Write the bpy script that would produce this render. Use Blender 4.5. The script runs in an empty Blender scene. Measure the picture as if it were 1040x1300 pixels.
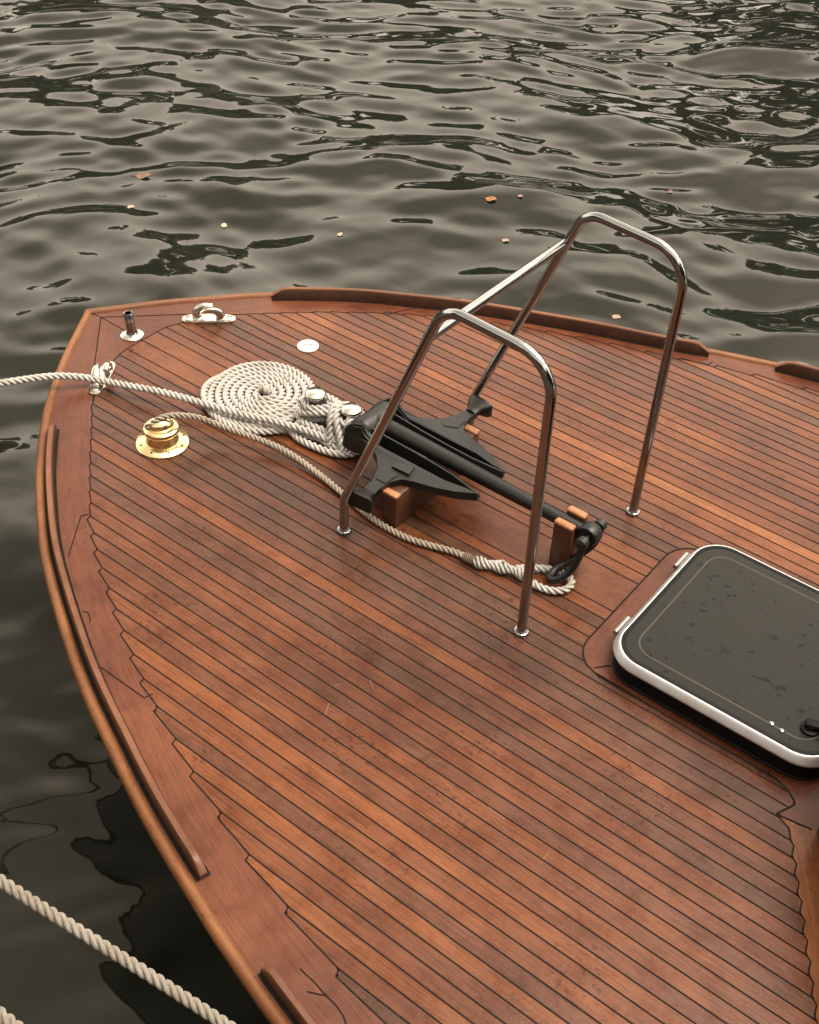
import bpy, bmesh, math, random
import numpy as np
from mathutils import Vector, Matrix, noise
from mathutils.geometry import tessellate_polygon
random.seed(7)
sc = bpy.context.scene
COL = sc.collection
PI = math.pi
SEA = -0.9                                   # water level; the deck is z = 0, x runs aft, y to starboard

# ---------------------------------------------------------------- camera
FPX = 1575.6
CR = Matrix(((0.7872, 0.6156, 0.0356), (-0.4297, 0.5062, 0.7478), (0.4423, -0.6039, 0.663)))   # right, up, back
CL = Vector((3.2568, -2.3865, 2.5))
cam = bpy.data.cameras.new('camera'); cam.sensor_fit = 'HORIZONTAL'; cam.sensor_width = 36
cam.lens = FPX / 1040 * 36; cam.clip_start = 0.05; cam.clip_end = 2000
co = bpy.data.objects.new('camera', cam); COL.objects.link(co)
M4 = CR.transposed().to_4x4(); M4.translation = CL; co.matrix_world = M4
sc.camera = co

def at(px, py, z=0.0):
    """survey helper: the real point at height z seen at photo pixel px, py"""
    d = Vector(((px - 520) / FPX, -(py - 650) / FPX, -1.0)) @ CR
    return CL + d * ((z - CL.z) / d.z)

# ---------------------------------------------------------------- node helpers
def new_mat(name):
    m = bpy.data.materials.new(name); m.use_nodes = True
    nt = m.node_tree; b = nt.nodes['Principled BSDF']
    return m, nt, b
def nd(nt, typ, **kw):
    n = nt.nodes.new(typ)
    for k, v in kw.items():
        if k.startswith('i_'):
            key = k[2:]; key = int(key) if key.isdigit() else key.replace('_', ' ')
            n.inputs[key].default_value = v
        else: setattr(n, k, v)
    return n
def ln(nt, a, ao, b, bi): nt.links.new(a.outputs[ao], b.inputs[bi])
def ramp(nt, stops, interp='LINEAR'):
    r = nt.nodes.new('ShaderNodeValToRGB'); r.color_ramp.interpolation = interp
    e = r.color_ramp.elements
    while len(e) < len(stops): e.new(0.5)
    for el, (p, c) in zip(e, stops):
        el.position = p; el.color = (*c, 1) if len(c) == 3 else c
    return r
def g3(v): return (v, v, v)
def mix(nt, typ, fac, a, ao, b, bo):
    m = nt.nodes.new('ShaderNodeMix'); m.data_type = 'RGBA'; m.blend_type = typ
    if isinstance(fac, (int, float)): m.inputs[0].default_value = fac
    else: nt.links.new(fac[0].outputs[fac[1]], m.inputs[0])
    for s, o, idx in ((a, ao, 6), (b, bo, 7)):
        if isinstance(s, tuple): m.inputs[idx].default_value = (*s, 1)
        else: nt.links.new(s.outputs[o], m.inputs[idx])
    return m

def wood(name, stops, rough=(0.17, 0.40), grain=1.0, spots=0.5, specks=0.0, spec=0.27):
    """teak / mahogany: per-plank tone attribute, grain along UV.x (metres)"""
    m, nt, b = new_mat(name)
    uv = nd(nt, 'ShaderNodeUVMap', uv_map='grain')
    at_ = nd(nt, 'ShaderNodeAttribute', attribute_name='tone')
    tc = nd(nt, 'ShaderNodeTexCoord')
    mp = nd(nt, 'ShaderNodeMapping'); mp.inputs['Scale'].default_value = (5, 120, 1); ln(nt, uv, 0, mp, 0)
    fine = nd(nt, 'ShaderNodeTexNoise', i_Scale=1.6, i_Detail=7.0, i_Roughness=0.68, i_Distortion=0.3); ln(nt, mp, 0, fine, 0)
    mp2 = nd(nt, 'ShaderNodeMapping'); mp2.inputs['Scale'].default_value = (1.3, 16, 1); ln(nt, uv, 0, mp2, 0)
    broad = nd(nt, 'ShaderNodeTexNoise', i_Scale=1.7, i_Detail=4.0, i_Roughness=0.6, i_Distortion=0.6); ln(nt, mp2, 0, broad, 0)
    blot = nd(nt, 'ShaderNodeTexNoise', i_Scale=11.0, i_Detail=6.0, i_Roughness=0.65); ln(nt, tc, 'Object', blot, 0)
    # tone + broad grain -> colour
    a1 = nd(nt, 'ShaderNodeMath', operation='MULTIPLY_ADD'); a1.inputs[1].default_value = 0.55; ln(nt, broad, 0, a1, 0)
    a0 = nd(nt, 'ShaderNodeMath', operation='ADD', use_clamp=True); a0.inputs[1].default_value = -0.275
    ln(nt, at_, 'Fac', a1, 2); ln(nt, a1, 0, a0, 0)
    cr = ramp(nt, stops); ln(nt, a0, 0, cr, 0)
    gr = ramp(nt, [(0.28, g3(0.48)), (0.52, g3(1.0)), (0.78, g3(1.38))]); ln(nt, fine, 0, gr, 0)
    c1 = mix(nt, 'MULTIPLY', grain, cr, 0, gr, 0)
    br = ramp(nt, [(0.32, (0.74, 0.66, 0.62)), (0.52, g3(1.0)), (0.75, (1.12, 1.1, 1.08))]); ln(nt, blot, 0, br, 0)
    c2 = mix(nt, 'MULTIPLY', 0.85, c1, 2, br, 0)
    # dried splashes: dark reddish spots gathered in clusters
    sp = nd(nt, 'ShaderNodeTexNoise', i_Scale=62.0, i_Detail=2.0, i_Roughness=0.5); ln(nt, tc, 'Object', sp, 0)
    cl = nd(nt, 'ShaderNodeTexNoise', i_Scale=4.2, i_Detail=2.0); ln(nt, tc, 'Object', cl, 0)
    cs = ramp(nt, [(0.52, g3(0)), (0.66, g3(1))]); ln(nt, cl, 0, cs, 0)
    ss = ramp(nt, [(0.58, g3(0)), (0.64, g3(1))]); ln(nt, sp, 0, ss, 0)
    sm = nd(nt, 'ShaderNodeMath', operation='MULTIPLY'); ln(nt, ss, 0, sm, 0); ln(nt, cs, 0, sm, 1)
    sm2 = nd(nt, 'ShaderNodeMath', operation='MULTIPLY'); sm2.inputs[1].default_value = spots; ln(nt, sm, 0, sm2, 0)
    c3 = mix(nt, 'MULTIPLY', (sm2, 0), c2, 2, (0.40, 0.22, 0.20), 0)
    wetn = nd(nt, 'ShaderNodeTexNoise', i_Scale=1.7, i_Detail=3.0, i_Roughness=0.55); ln(nt, tc, 'Object', wetn, 0)
    wr = ramp(nt, [(0.38, (0.66, 0.60, 0.58)), (0.56, g3(1.06))]); ln(nt, wetn, 0, wr, 0)
    c3 = mix(nt, 'MULTIPLY', 0.8, c3, 2, wr, 0)
    last = c3
    # pale scuffs
    mp3 = nd(nt, 'ShaderNodeMapping'); mp3.inputs['Scale'].default_value = (22, 70, 1); ln(nt, uv, 0, mp3, 0)
    sf = nd(nt, 'ShaderNodeTexNoise', i_Scale=1.5, i_Detail=5.0, i_Roughness=0.75); ln(nt, mp3, 0, sf, 0)
    sr = ramp(nt, [(0.66, g3(0)), (0.78, g3(0.5))]); ln(nt, sf, 0, sr, 0)
    c4 = mix(nt, 'MIX', (sr, 0), last, 2, (0.36, 0.22, 0.15), 0); last = c4
    if specks:
        vk = nd(nt, 'ShaderNodeTexVoronoi', i_Scale=55.0); ln(nt, tc, 'Object', vk, 0)
        vr = ramp(nt, [(0.12, g3(specks)), (0.24, g3(0))]); ln(nt, vk, 0, vr, 0)
        c5 = mix(nt, 'MIX', (vr, 0), last, 2, (0.05, 0.025, 0.015), 0); last = c5
    nt.links.new(last.outputs[2], b.inputs['Base Color'])
    rr = nd(nt, 'ShaderNodeMapRange'); rr.inputs[1].default_value = 0.3; rr.inputs[2].default_value = 0.7
    rr.inputs[3].default_value = rough[0]; rr.inputs[4].default_value = rough[1]
    ln(nt, blot, 0, rr, 0); ln(nt, rr, 0, b, 'Roughness')
    b.inputs['Specular IOR Level'].default_value = spec
    bp = nd(nt, 'ShaderNodeBump', i_Strength=0.22, i_Distance=0.0015); ln(nt, fine, 0, bp, 'Height')
    bp2 = nd(nt, 'ShaderNodeBump', i_Strength=0.25, i_Distance=0.006); ln(nt, blot, 0, bp2, 'Height'); ln(nt, bp, 0, bp2, 'Normal')
    ln(nt, bp2, 0, b, 'Normal')
    return m

def metal(name, col, rough, vary=0.12, bump=0.0):
    m, nt, b = new_mat(name)
    b.inputs['Metallic'].default_value = 1
    tc = nd(nt, 'ShaderNodeTexCoord')
    n = nd(nt, 'ShaderNodeTexNoise', i_Scale=38.0, i_Detail=5.0, i_Roughness=0.7); ln(nt, tc, 'Object', n, 0)
    r = ramp(nt, [(0.3, tuple(c * (1 - vary * 2) for c in col)), (0.6, col)]); ln(nt, n, 0, r, 0); ln(nt, r, 0, b, 'Base Color')
    mr = nd(nt, 'ShaderNodeMapRange'); mr.inputs[3].default_value = rough * 1.6; mr.inputs[4].default_value = rough * 0.7
    ln(nt, n, 0, mr, 0); ln(nt, mr, 0, b, 'Roughness')
    if bump:
        bp = nd(nt, 'ShaderNodeBump', i_Strength=bump, i_Distance=0.002); ln(nt, n, 0, bp, 'Height'); ln(nt, bp, 0, b, 'Normal')
    return m
def plain(name, col, rough, scale=40.0, vary=0.3, bump=0.1, spec=0.5):
    m, nt, b = new_mat(name)
    tc = nd(nt, 'ShaderNodeTexCoord')
    n = nd(nt, 'ShaderNodeTexNoise', i_Scale=scale, i_Detail=6.0, i_Roughness=0.65); ln(nt, tc, 'Object', n, 0)
    r = ramp(nt, [(0.3, tuple(c * (1 - vary) for c in col)), (0.7, tuple(c * (1 + vary) for c in col))]); ln(nt, n, 0, r, 0); ln(nt, r, 0, b, 'Base Color')
    b.inputs['Roughness'].default_value = rough; b.inputs['Specular IOR Level'].default_value = spec
    if bump:
        bp = nd(nt, 'ShaderNodeBump', i_Strength=bump, i_Distance=0.003); ln(nt, n, 0, bp, 'Height'); ln(nt, bp, 0, b, 'Normal')
    return m

TEAK = wood('teak_planks', [(0.0, (0.048, 0.024, 0.0155)), (0.22, (0.070, 0.0275, 0.0145)), (0.5, (0.100, 0.0315, 0.0122)), (0.78, (0.140, 0.0455, 0.0145)), (1.0, (0.195, 0.075, 0.026))], spots=0.7)
MAHOG = wood('mahogany_boards', [(0.0, (0.058, 0.0175, 0.009)), (0.5, (0.090, 0.0275, 0.0125)), (1.0, (0.138, 0.047, 0.019))], rough=(0.26, 0.42), grain=0.8, spots=0.35)
RAILW = wood('rail_wood', [(0.0, (0.07, 0.032, 0.017)), (0.5, (0.125, 0.052, 0.026)), (1.0, (0.19, 0.085, 0.045))], rough=(0.28, 0.42), grain=0.8, spots=0.2, specks=0.25)
RUBW = wood('worn_rub_wood', [(0.0, (0.085, 0.034, 0.014)), (0.5, (0.155, 0.061, 0.023)), (1.0, (0.25, 0.115, 0.047))], rough=(0.32, 0.5), grain=0.9, spots=0.3, specks=0.85)
PALEW = wood('pale_end_grain', [(0.0, (0.14, 0.055, 0.024)), (0.5, (0.22, 0.095, 0.042)), (1.0, (0.32, 0.16, 0.08))], rough=(0.25, 0.4), spots=0.1)
CHOCKW = wood('shaded_chock_wood', [(0.0, (0.022, 0.010, 0.007)), (0.5, (0.042, 0.017, 0.010)), (1.0, (0.075, 0.030, 0.015))], rough=(0.25, 0.4), spots=0.1)  # chock and post wood, colour darkened for the shade under the anchor
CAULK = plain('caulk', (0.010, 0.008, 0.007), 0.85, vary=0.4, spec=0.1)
HULLP = plain('hull_varnish', (0.012, 0.006, 0.005), 0.25, scale=6, vary=0.35)
STEEL = metal('polished_steel', (0.34, 0.342, 0.345), 0.10, vary=0.05)
CHROME = metal('worn_chrome', (0.66, 0.63, 0.585), 0.17, vary=0.16, bump=0.08)
BRASS = metal('brass', (0.88, 0.69, 0.38), 0.19, vary=0.06, bump=0.03)
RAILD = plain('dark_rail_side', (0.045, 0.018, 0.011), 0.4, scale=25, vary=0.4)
ALU = metal('brushed_aluminium', (0.62, 0.63, 0.635), 0.45, vary=0.03, bump=0.01)
GALV = metal('dull_aluminium', (0.36, 0.355, 0.345), 0.5, vary=0.1, bump=0.05)
IRON = plain('black_iron_paint', (0.0042, 0.0050, 0.0045), 0.42, scale=60, vary=0.45, bump=0.3, spec=0.42)
BLACK = plain('black_rubber', (0.004, 0.004, 0.004), 0.6, vary=0.3, spec=0.15)
SEALC = plain('seal_grey', (0.024, 0.020, 0.0155), 0.45, vary=0.25)
WHITEC = plain('white_cap', (0.46, 0.46, 0.455), 0.3, vary=0.06, bump=0.02)

def rope_mat(name, ca, cb):
    m, nt, b = new_mat(name)
    uv = nd(nt, 'ShaderNodeUVMap', uv_map='grain'); tc = nd(nt, 'ShaderNodeTexCoord')
    mp = nd(nt, 'ShaderNodeMapping'); mp.inputs['Scale'].default_value = (160, 26, 1); ln(nt, uv, 0, mp, 0)
    f = nd(nt, 'ShaderNodeTexNoise', i_Scale=1.0, i_Detail=4.0, i_Roughness=0.7); ln(nt, mp, 0, f, 0)
    d = nd(nt, 'ShaderNodeTexNoise', i_Scale=16.0, i_Detail=4.0); ln(nt, tc, 'Object', d, 0)
    r = ramp(nt, [(0.3, tuple(c * 0.62 for c in ca)), (0.55, ca), (0.8, cb)]); ln(nt, f, 0, r, 0)
    dr = ramp(nt, [(0.35, (0.76, 0.70, 0.62)), (0.6, g3(1.0))]); ln(nt, d, 0, dr, 0)
    c = mix(nt, 'MULTIPLY', 0.7, r, 0, dr, 0); nt.links.new(c.outputs[2], b.inputs['Base Color'])
    b.inputs['Roughness'].default_value = 0.85; b.inputs['Specular IOR Level'].default_value = 0.25
    b.inputs['Sheen Weight'].default_value = 0.15
    bp = nd(nt, 'ShaderNodeBump', i_Strength=0.6, i_Distance=0.002); ln(nt, f, 0, bp, 'Height'); ln(nt, bp, 0, b, 'Normal')
    return m
ROPE = rope_mat('pale_rope', (0.42, 0.405, 0.385), (0.60, 0.585, 0.565))
ROPE2 = rope_mat('weathered_rope', (0.30, 0.255, 0.21), (0.44, 0.39, 0.335))
ROPE3 = rope_mat('grey_rope', (0.23, 0.205, 0.175), (0.38, 0.35, 0.305))
TWINE = rope_mat('brown_twine', (0.17, 0.13, 0.095), (0.25, 0.195, 0.145))

# ---------------------------------------------------------------- object helpers
def link(name, bm, mats, parent=None, smooth=None):
    me = bpy.data.meshes.new(name)
    bm.normal_update(); bm.to_mesh(me); bm.free()
    for m in (mats if isinstance(mats, (list, tuple)) else [mats]): me.materials.append(m)
    if smooth is not None:
        me.polygons.foreach_set('use_smooth', [True] * len(me.polygons))
        if smooth < 180: me.set_sharp_from_angle(angle=math.radians(smooth))
    o = bpy.data.objects.new(name, me); COL.objects.link(o)
    if parent is not None: o.parent = parent
    return o
def thing(name, label, cat, group=None, loc=(0, 0, 0)):
    o = bpy.data.objects.new(name, None); COL.objects.link(o); o.location = loc; o.empty_display_size = 0.1
    return tag(o, label, cat, group)
def tag(o, label, cat, group=None):
    o['label'] = label; o['category'] = cat
    if group: o['group'] = group
    return o
def newbm():
    bm = bmesh.new(); bm.loops.layers.uv.new('grain'); bm.loops.layers.float_color.new('tone'); return bm
def paint(bm, faces, tone, uvf):
    uv = bm.loops.layers.uv['grain']; tn = bm.loops.layers.float_color['tone']
    for f in faces:
        for l in f.loops:
            l[uv].uv = uvf(l.vert.co); l[tn] = (tone, tone, tone, 1)
def catmull(pts, step):
    P = [Vector(p) for p in pts]; P = [2 * P[0] - P[1]] + P + [2 * P[-1] - P[-2]]
    out = []
    for i in range(1, len(P) - 2):
        a, b, c, d = P[i - 1:i + 3]; n = max(1, int(round((c - b).length / step)))
        for k in range(n):
            t = k / n
            out.append(0.5 * ((2 * b) + (c - a) * t + (2 * a - 5 * b + 4 * c - d) * t * t + (3 * b - a - 3 * c + d) * t ** 3))
    out.append(P[-2].copy()); return out
def resample(pts, step):
    L = [0.0]
    for a, b in zip(pts, pts[1:]): L.append(L[-1] + (b - a).length)
    n = max(2, int(round(L[-1] / step))); out = []; j = 0
    for k in range(n + 1):
        s = L[-1] * k / n
        while j < len(L) - 2 and L[j + 1] < s: j += 1
        t = (s - L[j]) / max(1e-9, L[j + 1] - L[j]); out.append(pts[j].lerp(pts[j + 1], min(1, t)))
    return out
def frames(pts, up=None):
    T = []
    for i in range(len(pts)):
        t = pts[min(i + 1, len(pts) - 1)] - pts[max(i - 1, 0)]; T.append(t.normalized())
    if up is not None:
        up = Vector(up); out = []
        for t in T:
            s = t.cross(up).normalized(); out.append((s, s.cross(t), t))
        return out
    n = T[0].orthogonal().normalized(); out = []
    for i, t in enumerate(T):
        if i:
            q = T[i - 1].rotation_difference(t); n = q @ n
        n = (n - t * n.dot(t)).normalized(); out.append((n, t.cross(n), t))
    return out
def sweep(bm, pts, section, up=None, tone=0.5, caps=True, closed=False, mat=0):
    """section(i, s) -> list of (a, b) offsets in the frame; ring-bridged, uv u = arc length"""
    F = frames(pts, up); rings = []; s = 0; S = []
    for i, p in enumerate(pts):
        if i: s += (p - pts[i - 1]).length
        S.append(s); sec = section(i, s); rings.append([bm.verts.new(p + F[i][0] * a + F[i][1] * b) for a, b in sec])
    uv = bm.loops.layers.uv['grain']; tn = bm.loops.layers.float_color['tone']; n = len(rings[0])
    for i in range(len(rings) - 1):
        for k in range(n):
            q = (rings[i][k], rings[i][(k + 1) % n], rings[i + 1][(k + 1) % n], rings[i + 1][k])
            try: f = bm.faces.new(q)
            except ValueError: continue
            f.material_index = mat
            for l, (u, v) in zip(f.loops, ((S[i], k), (S[i], k + 1), (S[i + 1], k + 1), (S[i + 1], k))):
                l[uv].uv = (u, v / n); l[tn] = (tone,) * 3 + (1,)
    if caps:
        for r in (rings[0][::-1], rings[-1]):
            try:
                f = bm.faces.new(r); f.material_index = mat; paint(bm, [f], tone, lambda c: (c.x * 0.3, c.z))
            except ValueError: pass
    bmesh.ops.recalc_face_normals(bm, faces=bm.faces[:]) if caps else None
    return rings
def circ(r, n=14): return [(r * math.cos(2 * PI * k / n), r * math.sin(2 * PI * k / n)) for k in range(n)]
def tube(bm, pts, r, n=14, **kw):
    sweep(bm, pts, (lambda i, s: circ(r(i / (len(pts) - 1)) if callable(r) else r, n)), **kw)
def fillet(pts, rad, n=8):
    out = [Vector(pts[0])]
    for i in range(1, len(pts) - 1):
        a, b, c = Vector(pts[i - 1]), Vector(pts[i]), Vector(pts[i + 1]); u = (a - b).normalized(); v = (c - b).normalized()
        ang = u.angle(v); d = rad[i - 1] / math.tan(ang / 2); p, q = b + u * d, b + v * d
        cen = b + (u + v).normalized() * (rad[i - 1] / math.sin(ang / 2))
        for k in range(n + 1):
            w = (p - cen).lerp(q - cen, k / n).normalized() * rad[i - 1]; out.append(cen + w)
    out.append(Vector(pts[-1])); return out
def rope(bm, path, R, pitch=None, tone=0.5, d=0.52, a=0.475, lobes=3, wob=0.0):
    pitch = pitch or R * 4.7
    pts = resample(path, pitch / 12)
    n = 6 * lobes; half = PI / lobes
    def sec(i, s):
        ph0 = 2 * PI * s / pitch; out = []
        rr = R * (1 + wob * math.sin(s * 97.3) * 0.5)
        for k in range(n):
            th = 2 * PI * k / n; ph = ((th + half) % (2 * half)) - half
            r = d * math.cos(ph) + math.sqrt(max(0, a * a - (d * math.sin(ph)) ** 2))
            out.append((rr * r * math.cos(th + ph0), rr * r * math.sin(th + ph0)))
        return out
    sweep(bm, pts, sec, tone=tone)
    rnd = random.Random(len(pts)); P_ = resample(path, 0.007)          # stray fibres standing off the lay
    for q, q2 in zip(P_, P_[1:]):
        if rnd.random() < 0.35: continue
        t = (q2 - q).normalized(); o = t.orthogonal().normalized(); o.rotate(Matrix.Rotation(rnd.uniform(0, 2 * PI), 3, t))
        a_ = q + o * R * 0.9; e_ = a_ + o * rnd.uniform(0.001, 0.005) + t * rnd.uniform(-0.010, 0.010); w = t.cross(o) * 0.0004
        bm.faces.new([bm.verts.new(v) for v in (a_ - w, a_ + w, e_)])
def lathe(bm, prof, c, axis=(0, 0, 1), n=32, mat=0):
    ax = Vector(axis).normalized(); q = Vector((0, 0, 1)).rotation_difference(ax); c = Vector(c); rings = []
    for r, z in prof:
        if r < 1e-6: rings.append([bm.verts.new(c + q @ Vector((0, 0, z)))])
        else: rings.append([bm.verts.new(c + q @ Vector((r * math.cos(2 * PI * k / n), r * math.sin(2 * PI * k / n), z))) for k in range(n)])
    for A, B in zip(rings, rings[1:]):
        for k in range(n):
            k2 = (k + 1) % n
            if len(A) == 1 and len(B) == 1: break
            f = bm.faces.new((A[0], B[k], B[k2]) if len(A) == 1 else (A[k], A[k2], B[0])[::1] if len(B) == 1 else (A[k], A[k2], B[k2], B[k]))
            f.material_index = mat
    return rings
def box(bm, lo, hi, bev=0.0, tone=0.5, rot=None, mat=0, along='x', piv=None, segs=2):
    lo, hi = Vector(lo), Vector(hi); c = (lo + hi) / 2; s = hi - lo
    r = bmesh.ops.create_cube(bm, size=1.0); vs = r['verts']
    for v in vs: v.co = Vector((v.co.x * s.x, v.co.y * s.y, v.co.z * s.z)) + c
    fs = list({f for v in vs for f in v.link_faces})
    if bev:
        es = list({e for v in vs for e in v.link_edges})
        rb = bmesh.ops.bevel(bm, geom=es, offset=bev, segments=segs, affect='EDGES', profile=0.5)
        fs = rb['faces'] + [f for f in fs if f.is_valid]; fs = list(set(fs))
    vs = list({v for f in fs for v in f.verts})
    if 'grain' in bm.loops.layers.uv.keys():
        uvf = {'x': lambda p: (p.x, p.y + p.z), 'y': lambda p: (p.y, p.x + p.z), 'z': lambda p: (p.z, p.x + p.y)}[along]
        paint(bm, fs, tone, uvf)
    for f in fs: f.material_index = mat
    if rot is not None:
        pv = Vector(piv) if piv is not None else c
        for v in vs: v.co = pv + rot @ (v.co - pv)
    return vs
def poly(bm, pts, z, tone=0.5, uvf=None, mat=0):
    """flat (possibly concave) board face"""
    P = [Vector((p[0], p[1], z)) for p in pts]; vs = [bm.verts.new(p) for p in P]; fs = []
    for t in tessellate_polygon([P]):
        if len(set(t)) < 3: continue
        try: f = bm.faces.new([vs[i] for i in t])
        except ValueError: continue
        f.normal_update()
        if f.normal.z < 0: f.normal_flip()
        f.material_index = mat; fs.append(f)
    paint(bm, fs, tone, uvf or (lambda c: (c.x, c.y)))
    return fs
def prism(bm, pts, z0, z1, tone=0.5, uvf=None, mat=0, ztop=None):
    """solid slab: outline pts, from z0 up to z1 (or ztop(x, y))"""
    P = [Vector((p[0], p[1], 0)) for p in pts]
    A = [bm.verts.new((p.x, p.y, z0)) for p in P]; B = [bm.verts.new((p.x, p.y, ztop(p.x, p.y) if ztop else z1)) for p in P]; fs = []
    for t in tessellate_polygon([P]):
        if len(set(t)) < 3: continue
        for W in (A, B):
            try: fs.append(bm.faces.new([W[i] for i in t]))
            except ValueError: pass
    n = len(P)
    for i in range(n):
        j = (i + 1) % n
        try: fs.append(bm.faces.new((A[i], A[j], B[j], B[i])))
        except ValueError: pass
    bmesh.ops.recalc_face_normals(bm, faces=fs)
    for f in fs: f.material_index = mat
    paint(bm, fs, tone, uvf or (lambda c: (c.x, c.y + c.z)))
    return fs
def ribbon(bm, pts, w, z, mat=0):
    """caulked seam: a narrow raised bead along a polyline"""
    P = [Vector((p[0], p[1], 0)) for p in pts]; Ls = []; Rs = []
    for i, p in enumerate(P):
        a = (p - P[i - 1]).normalized() if i else None; b = (P[i + 1] - p).normalized() if i < len(P) - 1 else None
        t = ((a or b) + (b or a)); t = t.normalized() if t.length > 1e-6 else (a or b)
        nrm = Vector((-t.y, t.x, 0)); k = 1.0
        if a is not None and b is not None: k = 1 / max(0.5, abs(nrm.dot(Vector((-a.y, a.x, 0)))))
        Ls.append(bm.verts.new((p.x + nrm.x * w / 2 * k, p.y + nrm.y * w / 2 * k, z))); Rs.append(bm.verts.new((p.x - nrm.x * w / 2 * k, p.y - nrm.y * w / 2 * k, z)))
    for i in range(len(P) - 1):
        f = bm.faces.new((Rs[i], Rs[i + 1], Ls[i + 1], Ls[i])); f.material_index = mat
        paint(bm, [f], 0.5, lambda c: (c.x, c.y))
def interp(x, xs, ys):
    return float(np.interp(x, xs, ys))
def offset2(pts, d):
    """offset a 2-D polyline by d(s) to its left"""
    out = []; n = len(pts); s = 0
    for i, p in enumerate(pts):
        if i: s += (pts[i] - pts[i - 1]).length
        t = (pts[min(i + 1, n - 1)] - pts[max(i - 1, 0)]).normalized(); dd = d(s) if callable(d) else d
        out.append(Vector((p.x - t.y * dd, p.y + t.x * dd, 0)))
    return out

# ---------------------------------------------------------------- the boat
boat = thing('wooden_boat', 'varnished wooden boat seen at its planked bow, floating on dark rippled water', 'boat')

PE = [(-0.005, 0.0), (0.152, -0.238), (0.285, -0.410), (0.400, -0.540), (0.574, -0.704), (0.740, -0.838), (0.885, -0.943), (1.033, -1.032), (1.183, -1.115), (1.308, -1.180), (1.42, -1.232), (1.578, -1.298), (1.69, -1.344), (1.799, -1.385), (1.891, -1.416), (2.014, -1.455), (2.116, -1.487), (2.215, -1.514), (2.35, -1.548), (2.7, -1.625), (3.2, -1.71), (3.9, -1.79), (4.8, -1.83), (5.8, -1.80)]
SE = [(-0.005, 0.0), (0.148, 0.215), (0.277, 0.372), (0.418, 0.530), (0.665, 0.735), (0.86, 0.855), (1.052, 0.962), (1.333, 1.087), (1.52, 1.163), (1.69, 1.224), (1.90, 1.308), (2.027, 1.353), (2.11, 1.381), (2.26, 1.42), (2.7, 1.53), (3.2, 1.63), (3.9, 1.73), (4.8, 1.79), (5.8, 1.77)]
edgeP = resample(catmull([(x, y, 0) for x, y in PE], 0.02), 0.03)
edgeS = resample(catmull([(x, y, 0) for x, y in SE], 0.02), 0.03)
# offset2 moves left of the direction of travel: aft along port (y<0) -> left is +y = inboard; on starboard inboard is right
inP = lambda d: offset2(edgeP, d)
inS = lambda d: offset2(edgeS, (lambda s: -(d(s) if callable(d) else d)))

# hull: flared sides from the deck edge down below the waterline
bm = newbm()
for edge, sg in ((edgeP, -1), (edgeS, 1)):
    prev = None
    for i, p in enumerate(edge[::3]):
        fwd = max(0.0, 1 - p.x / 2.2)
        ring = []
        for k in range(7):
            t = k / 6; z = -0.012 - t * 1.25
            ring.append(bm.verts.new((p.x + 0.42 * fwd * t ** 0.8, p.y * (1 - (0.22 + 0.30 * fwd) * t ** 0.75) * (1 if k else 0.99), z)))
        if prev:
            for k in range(6):
                q = (prev[k], prev[k + 1], ring[k + 1], ring[k])
                f = bm.faces.new(q if sg < 0 else q[::-1]); paint(bm, [f], 0.4, lambda c: (c.x, c.z))
        prev = ring
    if sg < 0: endP = prev
    else: endS = prev
for k in range(6):
    bm.faces.new((endP[k], endP[k + 1], endS[k + 1], endS[k]))
link('hull', bm, HULLP, boat, 40)

# inner margin line (plank ends): x of the planking front for a given y
Wp = 0.0419
portN = [(0.301, -0.071), (0.306, -0.113), (0.312, -0.155), (0.325, -0.197), (0.342, -0.239), (0.375, -0.281), (0.412, -0.323), (0.458, -0.364), (0.505, -0.406), (0.555, -0.448), (0.607, -0.490), (0.663, -0.532), (0.722, -0.574), (0.786, -0.616), (0.845, -0.658),
         (0.880, -0.6996), (0.910, -0.7415), (0.950, -0.783), (1.003, -0.825), (1.067, -0.867)]
portN = [(0.296, -0.071), (0.303, -0.113), (0.318, -0.155), (0.345, -0.20), (0.39, -0.28), (0.444, -0.356), (0.56, -0.46), (0.69, -0.58), (0.826, -0.697)] + \
        [(x * 2.5, y * 2.5) for x, y in [(0.353, -0.300), (0.376, -0.314), (0.401, -0.331), (0.427, -0.347), (0.455, -0.362), (0.485, -0.379), (0.514, -0.395), (0.548, -0.412), (0.584, -0.43), (0.62, -0.446), (0.665, -0.463), (0.71, -0.481), (0.765, -0.498), (0.821, -0.516), (0.887, -0.533), (0.967, -0.551)]] + [(2.72, -1.42), (3.1, -1.475), (3.6, -1.53)]
stbN = [(0.296, 0.071), (0.301, 0.124), (0.344, 0.223), (0.42, 0.325), (0.523, 0.429), (0.66, 0.56), (0.814, 0.688), (0.98, 0.80), (1.164, 0.905), (1.32, 0.978), (1.485, 1.046), (1.733, 1.13), (1.944, 1.205), (2.078, 1.249), (2.294, 1.30), (2.8, 1.40), (3.6, 1.5)]
fP = lambda y: interp(-y, [-q[1] for q in portN], [q[0] for q in portN])
fS = lambda y: interp(y, [q[1] for q in stbN], [q[0] for q in stbN])
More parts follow.
